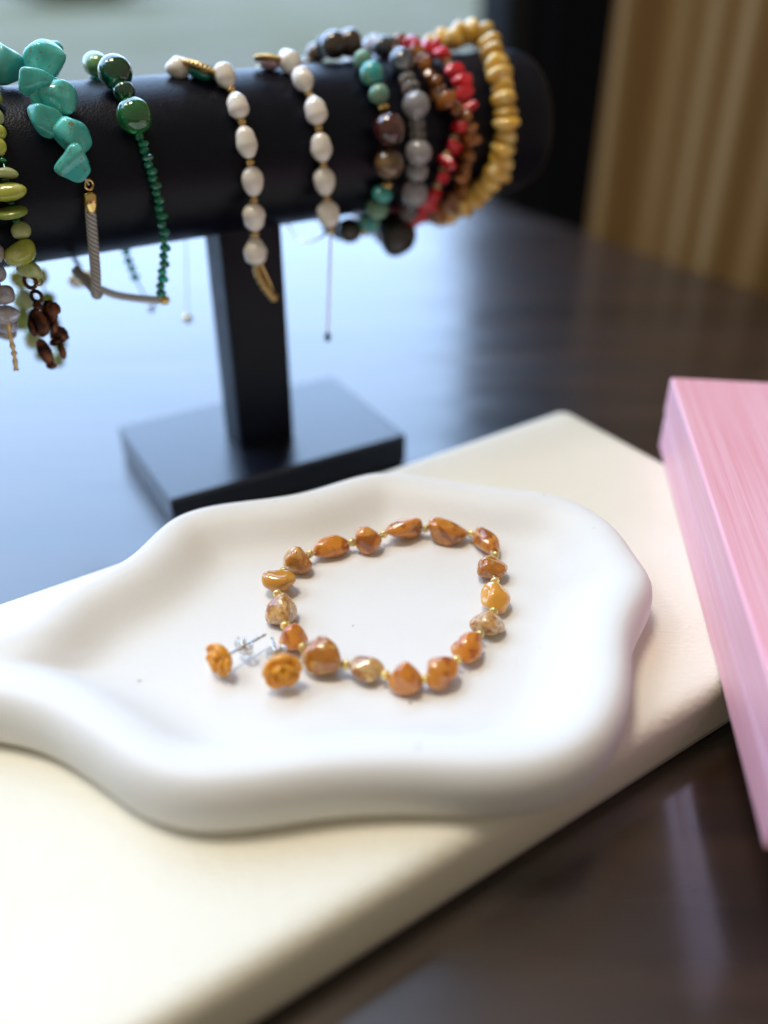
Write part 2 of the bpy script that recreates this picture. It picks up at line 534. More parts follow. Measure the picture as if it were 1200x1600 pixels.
def wall_box(name, a0, a1, z0, z1, d0, d1, m, parent, bev=.0):
    bm = box_bm((a0, d0, z0), (a1, d1, z1), bev, 1)
    bmesh.ops.transform(bm, matrix=rotA, verts=bm.verts)
    return link(name, from_bm(name, bm, False), m, parent, WALL0)


W_L, W_TOP, W_BOT = ja - 2.3, 1.55, -.40
wall_box('wall_panel', ja + .012, ja + 1.6, -.75, 4.2, .0, .10, M['wall'], wall_root)
wall_box('wall_panel', W_L - .5, ja + .012, W_TOP + .012, 4.2, .0, .10, M['wall'], wall_root)
wall_box('wall_panel', W_L - .5, ja + .012, -.75, W_BOT - .012, .0, .10, M['wall'], wall_root)
win = empty('window', WALL0 + V((0, 0, W_BOT)), 'wide dark framed window looking out on blurred greenery', 'window')
wall_box('window_frame', ja - .035, ja + .010, W_BOT - .01, W_TOP + .01, .022, .07, M['frame'], win, .003)
wall_box('window_frame', W_L - .02, W_L + .04, W_BOT - .01, W_TOP + .01, .022, .07, M['frame'], win, .003)
wall_box('window_frame', W_L + .04, ja - .035, W_TOP - .04, W_TOP + .01, .024, .068, M['frame'], win, .003)
wall_box('window_frame', W_L + .04, ja - .035, W_BOT - .01, W_BOT + .05, .024, .068, M['frame'], win, .003)
wall_box('pane', W_L + .035, ja - .03, W_BOT + .045, W_TOP - .035, .043, .047, glass_mat(), win)

# curtain hanging past the table's right edge
c0 = onz(846, 322, 0); c1 = onz(1330, 508, 0)
cdir = (c1 - c0).normalized(); cn = V((cdir.y, -cdir.x, 0))
if cn.x < 0: cn = -cn
rows = []
NU = 150; L = (c1 - c0).length
rndc = random.Random(4)
for zi in range(13):
    z = -.70 + 2.35 * zi / 12
    row = []
    for i in range(NU + 1):
        s = L * i / NU
        w = s / L
        a = (.010 + .008 * math.sin(s * 31 + 1)) * math.sin(2 * math.pi * s / .088 + .7 + .5 * math.sin(s * 23)) + .004 * math.sin(2 * math.pi * s / .033 + 1.3)
        a *= 1 + .10 * math.sin(z * 2.0 + s * 9)
        row.append(c0 + cdir * s + cn * (.035 + a) + V((0, 0, z)))
    rows.append(row)
vs, fs = [], []
add_grid(vs, fs, rows, False)
cu_o = c0 + V((0, 0, -.70))
cur = link('curtain', mesh('curtain', [v - cu_o for v in vs], fs), M['curtain'], None, cu_o)
sm = cur.modifiers.new('thick', 'SOLIDIFY'); sm.thickness = .0012
tag(cur, 'gold brown satin curtain hanging in vertical folds beside the table', 'curtain')

# outdoors
g0 = WALL0 + V((0, 0, -.58))
bm = box_bm((-18, .3, -.05), (16, 21.0, 0), 0)
bmesh.ops.transform(bm, matrix=rotA, verts=bm.verts)
tag(link('ground', from_bm('ground', bm, False), M['brick_lawn'], None, g0), kind='structure')
vs, fs = [], []
n = 48
rowsb = []
skyp = [(20, -.6 + 6.6 * k / 8) for k in range(9)] + [(2.5 + 17.5 * math.cos(R_(a)), 6.0 + 9 * math.sin(R_(a))) for a in range(9, 91, 9)]
for (q, z) in skyp:
    rowsb.append([AX * (-18 + 34 * i / n) + BX * q + V((0, 0, z)) for i in range(n + 1)])
add_grid(vs, fs, rowsb, False)
tag(link('sky', mesh('sky', vs, fs, False), sky_mat(), None, WALL0), kind='structure')


def leaf_cloud(name, centers, count, size, seed, origin):
    rnd = random.Random(seed); vs, fs = [], []
    for _ in range(count):
        c, r = rnd.choice(centers)
        d = V((rnd.gauss(0, 1), rnd.gauss(0, 1), rnd.gauss(0, 1))).normalized() * (rnd.random() ** .4)
        p = c + V((d.x * r.x, d.y * r.y, d.z * r.z)) - origin
        q = Euler((rnd.uniform(0, 6.3), rnd.uniform(0, 6.3), rnd.uniform(0, 6.3))).to_matrix()
        s = size * rnd.uniform(.6, 1.4); b = len(vs)
        for a in ((-s, 0, 0), (0, -s * .45, s * .1), (s, 0, 0), (0, s * .45, s * .1)): vs.append(p + q @ V(a))
        fs.append((b, b + 1, b + 2, b + 3))
    return mesh(name, vs, fs, False)


rnd = random.Random(11)
for k, (a, bq, h) in enumerate(((1.2, 10.6, .42), (-4.6, 10.9, .36), (-2.0, 11.6, .4), (3.6, 11.2, .45), (-7.4, 10.2, .4))):
    base = WALL0 + AX * a + BX * bq + V((0, 0, -.58))
    sh = empty('shrub', base, 'rounded green shrub growing outside behind the window', 'shrub', 'blurred shrubs outside the window')
    cs = [(base + V((rnd.uniform(-.5, .5), rnd.uniform(-.3, .3), h * .55 + rnd.uniform(-.1, .1))), V((.55, .45, h * .5))) for _ in range(4)]
    link('foliage', leaf_cloud('foliage', cs, 4200, .06, k, base), M['hedge'], sh, base)
    link('stem', tube_mesh('stem', [base, base + V((.02, 0, h * .4)), base + V((.05, .02, h * .8))], lambda t: .03 * (1 - .7 * t), 7, base), M['bark'], sh, base)

# ------------------------------------------------------------------ cream board
TBZ = .020
board = empty('display_board', AX * .08 + BX * .165, 'thick cream leatherette board with soft rounded edges under the tray', 'board')
a0, a1 = -.085, .2470
b0, b1 = .0925, .2345
bm = box_bm((a0 + .0008, b0 + .0008, .0005), (a1 - .0008, b1 - .0008, .0025), .0004, 1)
bmesh.ops.transform(bm, matrix=rotA, verts=bm.verts)
link('bottom_panel', from_bm('bottom_panel', bm, False), M['board_base'], board, (0, 0, 0))
vs, fs = [], []


def rrect(x0, y0, x1, y1, r, z, n=10):
    out = []
    for cx, cy, s in ((x1 - r, y1 - r, 0), (x0 + r, y1 - r, 90), (x0 + r, y0 + r, 180), (x1 - r, y0 + r, 270)):
        for k in range(n + 1):
            a = R_(s + 90 * k / n); out.append(V((cx + r * math.cos(a), cy + r * math.sin(a), z)))
    return out


rowsb = []
for d, z in ((.001, .0028), (.0002, .0034), (0, .0045), (0, .0140), (.0003, .0160), (.0011, .0179), (.0024, .0192), (.0042, .0198), (.0065, .0200), (.020, .0200), (.045, .0200)):
    rowsb.append(rrect(a0 + d, b0 + d, a1 - d, b1 - d, max(.003, .0045 - d * .3), z))
add_grid(vs, fs, rowsb, True, True, True)
me = mesh('padded_top', [rotA @ v for v in vs], fs)
link('padded_top', me, M['leather'], board, (0, 0, 0))

# ------------------------------------------------------------------ cloud tray
TH = .0160
front = [(0, 1170), (80, 1192), (150, 1236), (220, 1288), (300, 1314), (400, 1309), (520, 1291), (640, 1285), (760, 1290), (860, 1278), (930, 1238), (968, 1180), (980, 1115), (978, 1062), (990, 1025), (1006, 996), (1016, 962)]
back = [(1008, 872), (972, 820), (920, 784), (860, 764), (780, 755), (690, 742), (600, 730), (545, 740), (500, 754), (450, 767), (350, 779), (298, 789), (255, 807), (222, 838), (190, 868), (140, 893), (80, 925), (20, 972)]
pts = [onz(x, y, TBZ) for x, y in front] + [onz(x, y, TBZ + .0150) for x, y in back]
pts = [V((p.x, p.y, 0)) for p in pts] + [V((-.1045, .1738, 0)), V((-.1125, .1670, 0)), V((-.1120, .1570, 0)), V((-.1025, .1508, 0))]
nf = len(front)
cen = sum(pts, V((0, 0, 0))) / len(pts)
out = catmull(pts, 10, True)
# even resample + smooth
per = [0.0]
for i in range(len(out)): per.append(per[-1] + (out[(i + 1) % len(out)] - out[i]).length)
NP = 260; res = []; j = 0
for k in range(NP):
    s = per[-1] * k / NP
    while per[j + 1] < s: j += 1
    t = (s - per[j]) / max(1e-9, per[j + 1] - per[j])
    res.append(out[j].lerp(out[(j + 1) % len(out)], t))


def smooth_ring(r, it):
    for _ in range(it):
        r = [r[i] * .5 + (r[i - 1] + r[(i + 1) % len(r)]) * .25 for i in range(len(r))]
    return r


res = smooth_ring(res, 11)
area = sum(res[i].x * res[(i + 1) % NP].y - res[(i + 1) % NP].x * res[i].y for i in range(NP))
sg = 1 if area > 0 else -1
ring = res; dcur = 0.0; rings = {}


NRM = []
for i in range(NP):
    t = (res[(i + 1) % NP] - res[i - 1]).normalized()
    NRM.append(V((-t.y, t.x, 0)) * sg)
# outer wall and crest follow the outline; inside, height follows the distance to the outline
outer = [(.0030, .0002), (.0014, .0008), (.0005, .0022), (0, .0048), (0, .0088), (.0005, .0114), (.0016, .0136), (.0030, .0150), (.0046, .0158)]
inner = [(.0046, .0158), (.0074, .0160), (.0104, .0155), (.0132, .0140), (.0158, .0118), (.0184, .0096), (.0210, .0080), (.0236, .0072), (.0265, .0068), (1, .0068)]


def height(d):
    for (d0, z0), (d1, z1) in zip(inner, inner[1:]):
        if d <= d1: return z0 + (z1 - z0) * max(0, d - d0) / (d1 - d0)
    return .0068


rows = [[V((res[i].x + NRM[i].x * d, res[i].y + NRM[i].y * d, z)) for i in range(NP)] for d, z in outer]
crest = rows[-1]
NI = 34
inn = []
for k in range(1, NI + 1):
    f = 1 - (k / NI) * .97
    row = []
    for i in range(NP):
        p = V((cen.x, cen.y, 0)).lerp(V((crest[i].x, crest[i].y, 0)), f)
        dist = min((p - q).length_squared for q in res[::2]) ** .5
        tip = max(0.0, min(1.0, (-.074 - p.x) / .024))            # the narrow end closes into one broad rim
        tip = tip * tip * (3 - 2 * tip)
        h_ = height(dist)
        row.append(V((p.x, p.y, h_ + max(0, .0152 - h_) * tip)))
    inn.append(row)
for _ in range(3):
    new = []
    for k in range(NI - 1):
        up = inn[k - 1] if k else crest
        new.append([V((inn[k][i].x, inn[k][i].y, .4 * inn[k][i].z + .15 * (inn[k][i - 1].z + inn[k][(i + 1) % NP].z + up[i].z + inn[k + 1][i].z))) for i in range(NP)])
    inn[:NI - 1] = new
rows += inn
vs, fs = [], []
add_grid(vs, fs, rows, True, True, True)
tray_o = V((cen.x, cen.y, TBZ))
me = mesh('cloud_tray', [v - V((cen.x, cen.y, 0)) for v in vs], fs)
tray = link('cloud_tray', me, M['plaster'], None, tray_o)
tag(tray, 'matte white cloud shaped trinket tray with wavy raised rim on the board', 'tray')
FL = TBZ + .0068

# ------------------------------------------------------------------ pink box
Pb = onz(1027, 697, TBZ); Pn = onz(1191, 1332, TBZ)
bx = (Pn - Pb); blen = bx.length; bx.normalize()            # local x : towards the camera
by = V((-bx.y, bx.x, 0))
if by.x < 0: by = -by
zt = TBZ
while proj(Pb + V((0, 0, zt - TBZ)))[1] > 589: zt += .0002
bh = zt - TBZ
bw = .085
print('pink box', blen, bh, 'dir', bx)
rotB = Matrix.Rotation(math.atan2(bx.y, bx.x), 4, 'Z')
flip = 1 if V((-bx.y, bx.x, 0)).x > 0 else -1
pbox = empty('gift_box', Pb + bx * blen / 2 + by * bw / 2, 'pink streaky paper gift box with lid resting over the board edge', 'box')


def pb(name, lo, hi, bev, seg=3):
    y0, y1 = sorted((lo[1] * flip, hi[1] * flip))
    b = box_bm((lo[0], y0, lo[2]), (hi[0], y1, hi[2]), bev, seg)
    o = link(name, from_bm(name, b), M['pink'], pbox, Pb)
    o.rotation_euler = (0, 0, math.atan2(bx.y, bx.x))
    return o


half = bh * .50
pb('box_base', (.0004, .0004, .0003), (blen - .0004, bw - .0004, half - .0007), .0007)
pb('box_collar', (.0016, .0016, half - .004), (blen - .0016, bw - .0016, half + .004), .0003, 1)
pb('lid', (0, 0, half), (blen, bw, bh), .0011)

# ------------------------------------------------------------------ T-bar stand
SA = R_(30)
U = V((math.cos(SA), math.sin(SA), 0)); W = V((-math.sin(SA), math.cos(SA), 0)); Z = V((0, 0, 1))
OX = V((-.048, .318, 0)) + W * .004
RC, ZC, HL = .0252, .120, .117
stand = empty('bracelet_stand', OX, 'black leatherette T bar bracelet stand with round padded bar', 'display stand')
rotS = Matrix.Rotation(SA, 4, 'Z')
bm = box_bm((-.0478, -.0315, .0004), (.0500, .034, .0135), .0012, 3)
bmesh.ops.transform(bm, matrix=rotS, verts=bm.verts)
link('base', from_bm('base', bm), M['blacksmooth'], stand, OX)
bm = box_bm((-.0115, -.0085, .0133), (.0115, .0085, ZC - RC * .8), .0012, 2)
bmesh.ops.transform(bm, matrix=rotS, verts=bm.verts)
link('post', from_bm('post', bm), M['blackleather'], stand, OX)
rows = []
prof = [(-HL, RC - .004), (-HL + .0002, RC - .0024), (-HL + .0010, RC - .0008), (-HL + .003, RC)]
prof += [(-HL + .003 + (2 * HL - .006) * k / 30, RC) for k in range(1, 30)]
prof += [(-a, r) for a, r in prof[3::-1]]
NS = 72
for s, r in prof:
    rows.append([U * s + (W * math.cos(2 * math.pi * k / NS) + Z * math.sin(2 * math.pi * k / NS)) * r + Z * ZC for k in range(NS)])
vs, fs = [], []
add_grid(vs, fs, rows, True, True, True)
link('padded_bar', mesh('padded_bar', vs, fs), M['blackleather'], stand, OX)
for sgn in (-1, 1):
    rows = []
    for s, r in ((HL - .0001, RC - .0042), (HL + .0012, RC - .0046), (HL + .0016, RC - .006)):
        rows.append([U * s * sgn + (W * math.cos(2 * math.pi * k / NS) + Z * math.sin(2 * math.pi * k / NS)) * r + Z * ZC for k in range(NS)])
    vs, fs = [], []
    add_grid(vs, fs, rows, True, False, True)
    link('end_cap', mesh('end_cap', vs, fs), M['blackleather'], stand, OX)

AXO = OX + Z * ZC


def bar_pt(x, y, r, tight, back=False):
    """where the view through a spot of the photograph meets a strand lying on / hanging from the bar"""
    d = ray(x, y); o = CAM - AXO
    ov, oz = o.dot(W), o.z; dv, dz = d.dot(W), d.z
    R = RC + r
    A = dv * dv + dz * dz; B = ov * dv + oz * dz; C_ = ov * ov + oz * oz - R * R
    disc = B * B - A * C_
    if back:
        t = (R * .8 - ov) / dv
        return CAM + d * t
    tc = -B / A
    zc_ = oz + dz * tc
    if disc > 0:
        t = (-B - math.sqrt(disc)) / A
        if not tight and oz + dz * t < 0: t = (-R - ov) / dv
        return CAM + d * t
    if zc_ > 0 or tight: return CAM + d * tc
    return CAM + d * ((-R - ov) / dv)


# ---- bead meshes (unit size, scaled per bead through the object's scale)
PEB = [mesh('pebble', *pebble('p', s, 12, 6.5, .12, ICO3)) for s in range(10)]
ROND = [mesh('rondelle', *pebble('r', 70 + s, 16, 5, .10, ICO3, None, .08)) for s in range(6)]
CHUNK = [mesh('chunk', *pebble('c', 40 + s, 8, 11, .07, ICO4, None, .26)) for s in range(8)]
SPH = mesh('round_bead', *ICO3)
SPH_LO = mesh('small_bead', *ICO2)


def pearl_mesh(seed):
    rnd = random.Random(seed); vs = []
    k = rnd.uniform(-.22, .22); w = rnd.uniform(0, .06); ph = rnd.uniform(0, 6)
    for d in ICO3[0]:
        r = 1 + .035 * noise.noise(d * 1.5 + V((seed * 2.0, 0, 0)))
        f = 1 + k * d.z + w * math.cos(d.z * 7 + ph)
        vs.append(V((d.x * f, d.y * f, d.z)) * r)
    return mesh('pearl', vs, ICO3[1])


PEARL = [pearl_mesh(s) for s in range(6)]


def lathe(name, prof, n=20, facets=None):
    vs, fs = [], []
    add_grid(vs, fs, [[V((r * math.cos(2 * math.pi * k / n), r * math.sin(2 * math.pi * k / n), z)) for k in range(n)] for z, r in prof], True, True, True)
    return mesh(name, vs, fs, facets is None)


TORUSB = lathe('spacer', [(-.62, .45), (-.6, .72), (-.35, .95), (0, 1.0), (.35, .95), (.6, .72), (.62, .45)], 18)
FACET = lathe('faceted', [(-.95, .35), (-.45, .86), (0, 1.0), (.45, .86), (.95, .35)], 8, True)
DISC = lathe('disc', [(-1, .35), (-.95, .72), (-.6, .95), (0, 1), (.6, .95), (.95, .72), (1, .35)], 20)
RND = random.Random(77)


def put_bead(name, me, m, parent, P, t, along, across, roll=None, depth_f=1.0):
    """along/across are full sizes in metres"""
    o = link(name, me, m, parent, P, quat_axis(t, RND.uniform(0, 6.28) if roll is None else roll))
    o.scale = (across / 2, across / 2 * depth_f, along / 2)
    return o


def strand(root, items, tight=True, cord='thread', cord_r=.00035, close=None, back_kind=None, back_n=0, tube=True, bottom=None):
    """items: (x, y, along_px, across_px, name, mesh, material)"""
    P = []
    for it in items:
        x, y, al, ac = it[:4]
        d0 = depth(bar_pt(x, y, .004, tight))
        P.append(bar_pt(x, y, ac * .5 * d0 / F_PX, tight))
    n = len(P)
    for i, it in enumerate(items):
        t = P[min(i + 1, n - 1)] - P[max(i - 1, 0)]
        s = depth(P[i]) / F_PX
        put_bead(it[4], it[5], M[it[6]], root, P[i], t, it[2] * s, it[3] * s, depth_f=it[7] if len(it) > 7 else 1.0)
    full = list(P)
    if close:
        # carry on under / behind the bar back to the start of the strand
        a, b = P[-1] - AXO, P[0] - AXO
        s0, s1 = a.dot(U), b.dot(U)
        R = RC + close
        bp = []
        if tight:
            a0 = math.atan2(a.z, a.dot(W)); a1 = math.atan2(b.z, b.dot(W))
            if a0 > 0 and a.dot(W) < 0: a0 -= 2 * math.pi
            r0, r1 = V((a.dot(W), a.z)).length, V((b.dot(W), b.z)).length
            if a0 < -math.pi: a0 = a0
            while a1 <= a0: a1 += 2 * math.pi
            for k in range(1, 24):
                f = k / 24; an = a0 + (a1 - a0) * f
                rr = r0 + (r1 - r0) * f + .002 * math.sin(math.pi * f)
                bp.append(AXO + U * (s0 + (s1 - s0) * f) + (W * math.cos(an) + Z * math.sin(an)) * rr)
        else:
            zb = a.z if bottom is None else bottom
            path = [(a.dot(W), a.z)]
            for k in range(1, 8):
                th = math.pi * k / 8
                path.append((-math.cos(th) * R * .9, zb - .012 * math.sin(th)))
            path.append((R * .95, zb))
            path.append((R, zb * .4)); path.append((R, 0))
            a1 = math.atan2(b.z, b.dot(W))
            for k in range(1, 8):
                an = a1 * k / 8
                path.append((R * math.cos(an), R * math.sin(an)))
            for k, (v, z) in enumerate(path[1:]):
                f = (k + 1) / len(path)
                bp.append(AXO + U * (s0 + (s1 - s0) * f) + W * v + Z * z)
        if back_kind:
            al, ac, nm, me_, mt = back_kind
            cp = catmull([P[-1]] + bp + [P[0]], 6)
            acc = 0.0; last = cp[0]; k = 0
            for i in range(1, len(cp) - 1):
                acc += (cp[i] - last).length; last = cp[i]
                if acc >= al * 1.02:
                    mm = mt[k % len(mt)] if isinstance(mt, tuple) else mt
                    mk = me_[k % len(me_)] if isinstance(me_, list) else me_
                    put_bead(nm, mk, M[mm], root, cp[i], cp[i + 1] - cp[i - 1], al, ac * RND.uniform(.9, 1.08)); acc = 0; k += 1
        full += bp + [P[0]]
    if tube:
        link('cord', tube_mesh('cord', catmull(full, 4), cord_r, 6, full[0]), M[cord], root, full[0])
    return P


def px(P): return depth(P) / F_PX


def bracelet(name, label, x, y, cat='bracelet'):
    P = bar_pt(x, y, .004, True)
    return empty(name, P, label, cat, 'bracelets hung on the black stand')


# ---- 1 pale lilac bracelet at the far left
r = bracelet('bracelet', 'pale lilac quartz chip bracelet with thin chain, left of the lime green one', -30, 250)
items = []
for i, (x, y) in enumerate([(-62, 150), (-56, 178), (-50, 206), (-44, 236), (-38, 266), (-32, 298), (-26, 330), (-20, 362), (-14, 396), (-6, 428), (4, 460), (10, 492)]):
    items.append((x, y, 30, 30 + (i % 3) * 5, 'bead', PEB[i % 10], 'lilac'))
P = strand(r, items, False, close=.004, back_kind=(.0056, .006, 'bead', PEB, 'lilac'))
q0 = P[-1]
ch = [q0, onplane(16, 525, q0, W), onplane(22, 552, q0, W), onplane(25, 578, q0, W)]
link('chain_tail', tube_mesh('chain_tail', catmull(ch, 5), lambda t: .0007 + .0003 * math.sin(t * 40), 6, q0), M['gold_dull'], r, q0)

# ---- 2 lime green stone bracelet with copper charm
r = bracelet('bracelet', 'lime green and olive stone bracelet with a dark copper charm', 15, 300)
G = [(-12, 150, 26, 30, 'jade_y'), (-6, 182, 28, 24, 'jade_p'), (-2, 207, 22, 24, 'jade_y'), (2, 230, 26, 18, 'jade_y'), (4, 251, 8, 13, 'seed_green'), (10, 270, 17, 36, 'jade_p'), (8, 282, 8, 14, 'seed_green'),
     (15, 300, 29, 50, 'jade_y'), (17, 317, 8, 13, 'seed_green'), (18, 332, 13, 50, 'jade_d'), (25, 344, 9, 13, 'seed_green'), (33, 360, 27, 31, 'jade_p'), (36, 375, 7, 13, 'seed_green'),
     (32, 395, 36, 50, 'jade_y'), (51, 407, 9, 13, 'seed_green'), (48, 422, 26, 36, 'jade_p')]
items = [(x, y, al, ac, 'spacer_bead' if m == 'seed_green' else 'bead', TORUSB if m == 'seed_green' else (DISC if al < 14 else PEB[(i * 3) % 10]), m) for i, (x, y, al, ac, m) in enumerate(G)]
P = strand(r, items, False, cord='seed_green')
BK = [(30, 437, 30, 26, 'jade_y'), (62, 432, 30, 26, 'jade_y'), (38, 468, 36, 34, 'jade_p'), (74, 470, 30, 26, 'jade_d'), (36, 500, 34, 30, 'jade_d'), (82, 505, 34, 26, 'jade_p'), (52, 530, 32, 28, 'jade_p'), (92, 535, 30, 22, 'jade_d'), (66, 552, 26, 24, 'jade_d'), (90, 562, 26, 24, 'jade_p')]
Q = []
for i, (x, y, al, ac, m) in enumerate(BK):
    p = bar_pt(x, y, .003, False, True); s = px(p); Q.append(p)
    put_bead('bead', PEB[(i * 7 + 2) % 10], M[m], r, p, V((.1, .1, 1)), al * s, ac * s)
lp = [P[-1], Q[1], Q[3], Q[5], Q[7], Q[9], Q[8], Q[6], Q[4], Q[2], Q[0]] + [AXO + U * (P[0] - AXO).dot(U) + (W * math.cos(a) + Z * math.sin(a)) * (RC + .003) for a in (R_(-20), R_(20), R_(60), R_(95))] + [P[0]]
link('cord', tube_mesh('cord', catmull(lp, 4), .0004, 6, lp[0]), M['seed_green'], r, lp[0])
# charm
cp0 = bar_pt(48, 436, .004, False)
cm = Matrix((U, Z, W)).transposed()            # plate plane axes
charm_n = (W * .8 + U * .6).normalized()


def ell(vs, fs, P, wx, hy, th, ang, o):
    xa = (U * .8 - W * .6).normalized(); xa2 = xa * math.cos(ang) + Z * math.sin(ang); ya = -xa * math.sin(ang) + Z * math.cos(ang)
    b = len(vs)
    for d in ICO2[0]: vs.append(P - o + xa2 * d.x * wx + ya * d.y * hy + charm_n * d.z * th)
    for f in ICO2[1]: fs.append(tuple(b + i for i in f))


def ring_rows(P, ax1, ax2, rad, wire, n=22):
    return [P + (ax1 * math.cos(2 * math.pi * k / n) + ax2 * math.sin(2 * math.pi * k / n)) * rad for k in range(n + 1)]


vs, fs = [], []
s = px(cp0)
for (x, y, w, h, th, an) in [(60, 505, 15, 21, 5, .15), (77, 488, 13, 19, 5, -.3), (88, 481, 6, 9, 4, .3), (92, 523, 15, 13, 4, .6), (84, 508, 7, 16, 4, -.2), (70, 550, 11, 21, 6, .2), (80, 571, 8, 6, 6, 0), (97, 548, 6, 13, 4, .1), (86, 534, 10, 6, 4, .5), (58, 478, 7, 7, 4, 0), (50, 512, 5, 14, 6, .1), (102, 526, 6, 5, 3, 0)]:
    ell(vs, fs, onplane(x, y, cp0, W), w * s * 1.2, h * s * 1.15, th * s, an, cp0)
for (x, y, rr) in [(57, 463, 8.5)]:
    c_ = onplane(x, y, cp0, W) - cp0
    add_grid(vs, fs, tube_rows(ring_rows(c_, (U * .8 - W * .6), Z, rr * s, 0), 3.2 * s, 7))
link('charm', mesh('charm', vs, fs), M['copper'], r, cp0)
c_ = onplane(47, 440, cp0, W)
link('jump_ring', tube_mesh('jump_ring', ring_rows(c_, (U * .75 - W * .66), Z, 10 * s, 0), 3.2 * s, 8, c_), M['copper'], r, c_)
c_ = onplane(60, 441, cp0, W)
link('jump_ring', tube_mesh('jump_ring', ring_rows(c_, (U * .9 + W * .4), (Z * .35 + W * .6).normalized(), 7 * s, 0), 1.5 * s, 8, c_), M['gold'], r, c_)

# ---- 3 turquoise chunk bracelet
r = bracelet('bracelet', 'chunky turquoise nugget bracelet with gold cap and grey braided cord', 80, 180)
T = [(8, 108, 62, 48, 'turq_light', 0), (74, 82, 30, 44, 'turq', 1), (68, 100, 42, 66, 'turq', 2), (64, 131, 34, 62, 'turq', 3), (68, 145, 36, 46, 'turq', 4), (88, 154, 46, 50, 'turq', 5), (73, 189, 46, 46, 'turq', 6), (113, 213, 56, 56, 'turq', 7), (116, 253, 46, 60, 'turq', 1)]
items = [(x, y, al * 1.16, ac * 1.12, 'bead', CHUNK[c], m, .85) for x, y, al, ac, m, c in T]
P = strand(r, items[1:], False, tube=False)
p0 = bar_pt(8, 108, .006, True); s0 = px(p0)
put_bead('bead', CHUNK[0], M['turq_light'], r, p0 + W * .004, V((.5, .3, .8)), .0115, .0095, 1.0)
Pc = bar_pt(139, 289, .002, False); s = px(Pc)
link('jump_ring', tube_mesh('jump_ring', ring_rows(Pc, (U * .8 + W * .3).normalized(), Z, 7.2 * s, 0), 2.2 * s, 8, Pc), M['gold'], r, Pc)
Pcap = bar_pt(141, 315, .002, False)
tdir = (bar_pt(144, 345, .002, False) - Pcap).normalized()
capm = lathe('cord_cap', [(-1.0, .45), (-.98, .62), (-.86, .90), (-.7, 1.0), (.98, 1.0), (1.0, .9)], 24)
put_bead('cord_cap', capm, M['gold'], r, Pcap, tdir, 30 * s, 22.5 * s)
link('cord', tube_mesh('cord', [P[-1], Pc], .0003, 6, P[-1]), M['thread'], r, P[-1])
cpts = [bar_pt(x, y, .0022, False) for x, y in ((141, 326), (143, 350), (146, 385), (149, 420), (150, 448))]
uu = [cpts[-1] + V((0, 0, -.0028)) + W * .0018, cpts[-1] + V((0, 0, -.0034)) + W * .006 + U * .001]
e2 = bar_pt(160, 452, 0, False, True)
bkc = [cpts[-1] + V((0, 0, .001)) + W * .016 - U * .002, bar_pt(128, 425, 0, False, True)]
cb = catmull(cpts + uu + bkc[:1], 10)
thin = [bkc[0], bkc[1], AXO + U * ((cpts[0] - AXO).dot(U) - .008) + W * (RC + .003), AXO + U * ((cpts[0] - AXO).dot(U) - .012) + (W * .6 + Z * .8) * (RC + .002), p0 + W * .004]
link('cord', tube_mesh('cord', catmull(thin, 8), .0008, 8, thin[0]), M['thread_dark'], r, thin[0])
# braided: several twisted yarns
oo = cpts[0]
cr_ = 8.6 * s
cbf = catmull(cb, 3)
arc = [0.0]
for i in range(1, len(cbf)): arc.append(arc[-1] + (cbf[i] - cbf[i - 1]).length)
braid = link('braided_cord', tube_mesh('braided_cord', cbf, cr_ * .6, 8, oo), M['cord_dark'], r, oo)
for k in range(8):
    pth = []
    for i, p in enumerate(cbf):
        t = cbf[min(i + 1, len(cbf) - 1)] - cbf[max(i - 1, 0)]
        x_, y_ = frame(t)
        an = arc[i] / .0052 * 2 * math.pi + k * 2 * math.pi / 8
        pth.append(p - oo + (x_ * math.cos(an) + y_ * math.sin(an)) * cr_ * .78)
    vs, fs = [], []
    add_grid(vs, fs, tube_rows(pth, cr_ * .23, 7), True, True, True)
    link('yarn', mesh('yarn', vs, fs), M['cord_grey' if k % 2 else 'cord_dark'], braid, oo)
pk = bar_pt(128, 436, .002, False, True); sk = px(pk)
link('clasp_ring', tube_mesh('clasp_ring', ring_rows(pk, U, (Z * .7 - W * .7).normalized(), 17 * sk, 0), 4.5 * sk, 8, pk), M['gold'], r, pk)
put_bead('bead', SPH, M['pearl'], r, bar_pt(122, 428, .002, False, True) - W * .002, Z, 20 * sk, 20 * sk)

# ---- 4 green agate and emerald glass bracelet
r = bracelet('bracelet', 'round dark green agate bracelet tapering into tiny emerald glass beads', 210, 180)
items = [(150, 101, 54, 38, 'bead', SPH, 'agate_light'), (180, 113, 54, 53, 'bead', SPH, 'agate_dark'), (194, 143, 30, 34, 'bead', SPH, 'agate_dark'), (210, 181, 56, 55, 'bead', SPH, 'agate_mid')]
sp = catmull([V(p + (0,)) for p in ((219, 214), (228, 240), (236, 266), (243, 292), (249, 320), (254, 350), (257, 380), (256, 410), (253, 438), (250, 462))], 12)
acc = 99; last = sp[0]; step = 10.5
k = 0
for p in sp:
    acc += (p - last).length; last = p
    if acc >= step:
        w = (15, 18, 16, 19)[k % 4]
        items.append((p.x + (1.2 if k % 2 else -1.2), p.y, 13, w, 'glass_bead', FACET, 'emerald_glass')); acc = 0; k += 1
P = strand(r, items, False, cord='thread_dark', tube=False)
bt = AXO + U * (P[-1] - AXO).dot(U)
pe = onplane(257, 469, P[-1], W); s = px(pe)
put_bead('crimp_bead', SPH, M['gold'], r, pe, V((1, 0, .3)), 17 * s, 15 * s)
bk = [P[-1], bar_pt(236, 482, .002, False, True), bar_pt(226, 462, .002, False, True), bar_pt(212, 435, .002, False, True), bar_pt(203, 412, .002, False, True), bar_pt(195, 385, .002, False, True)]
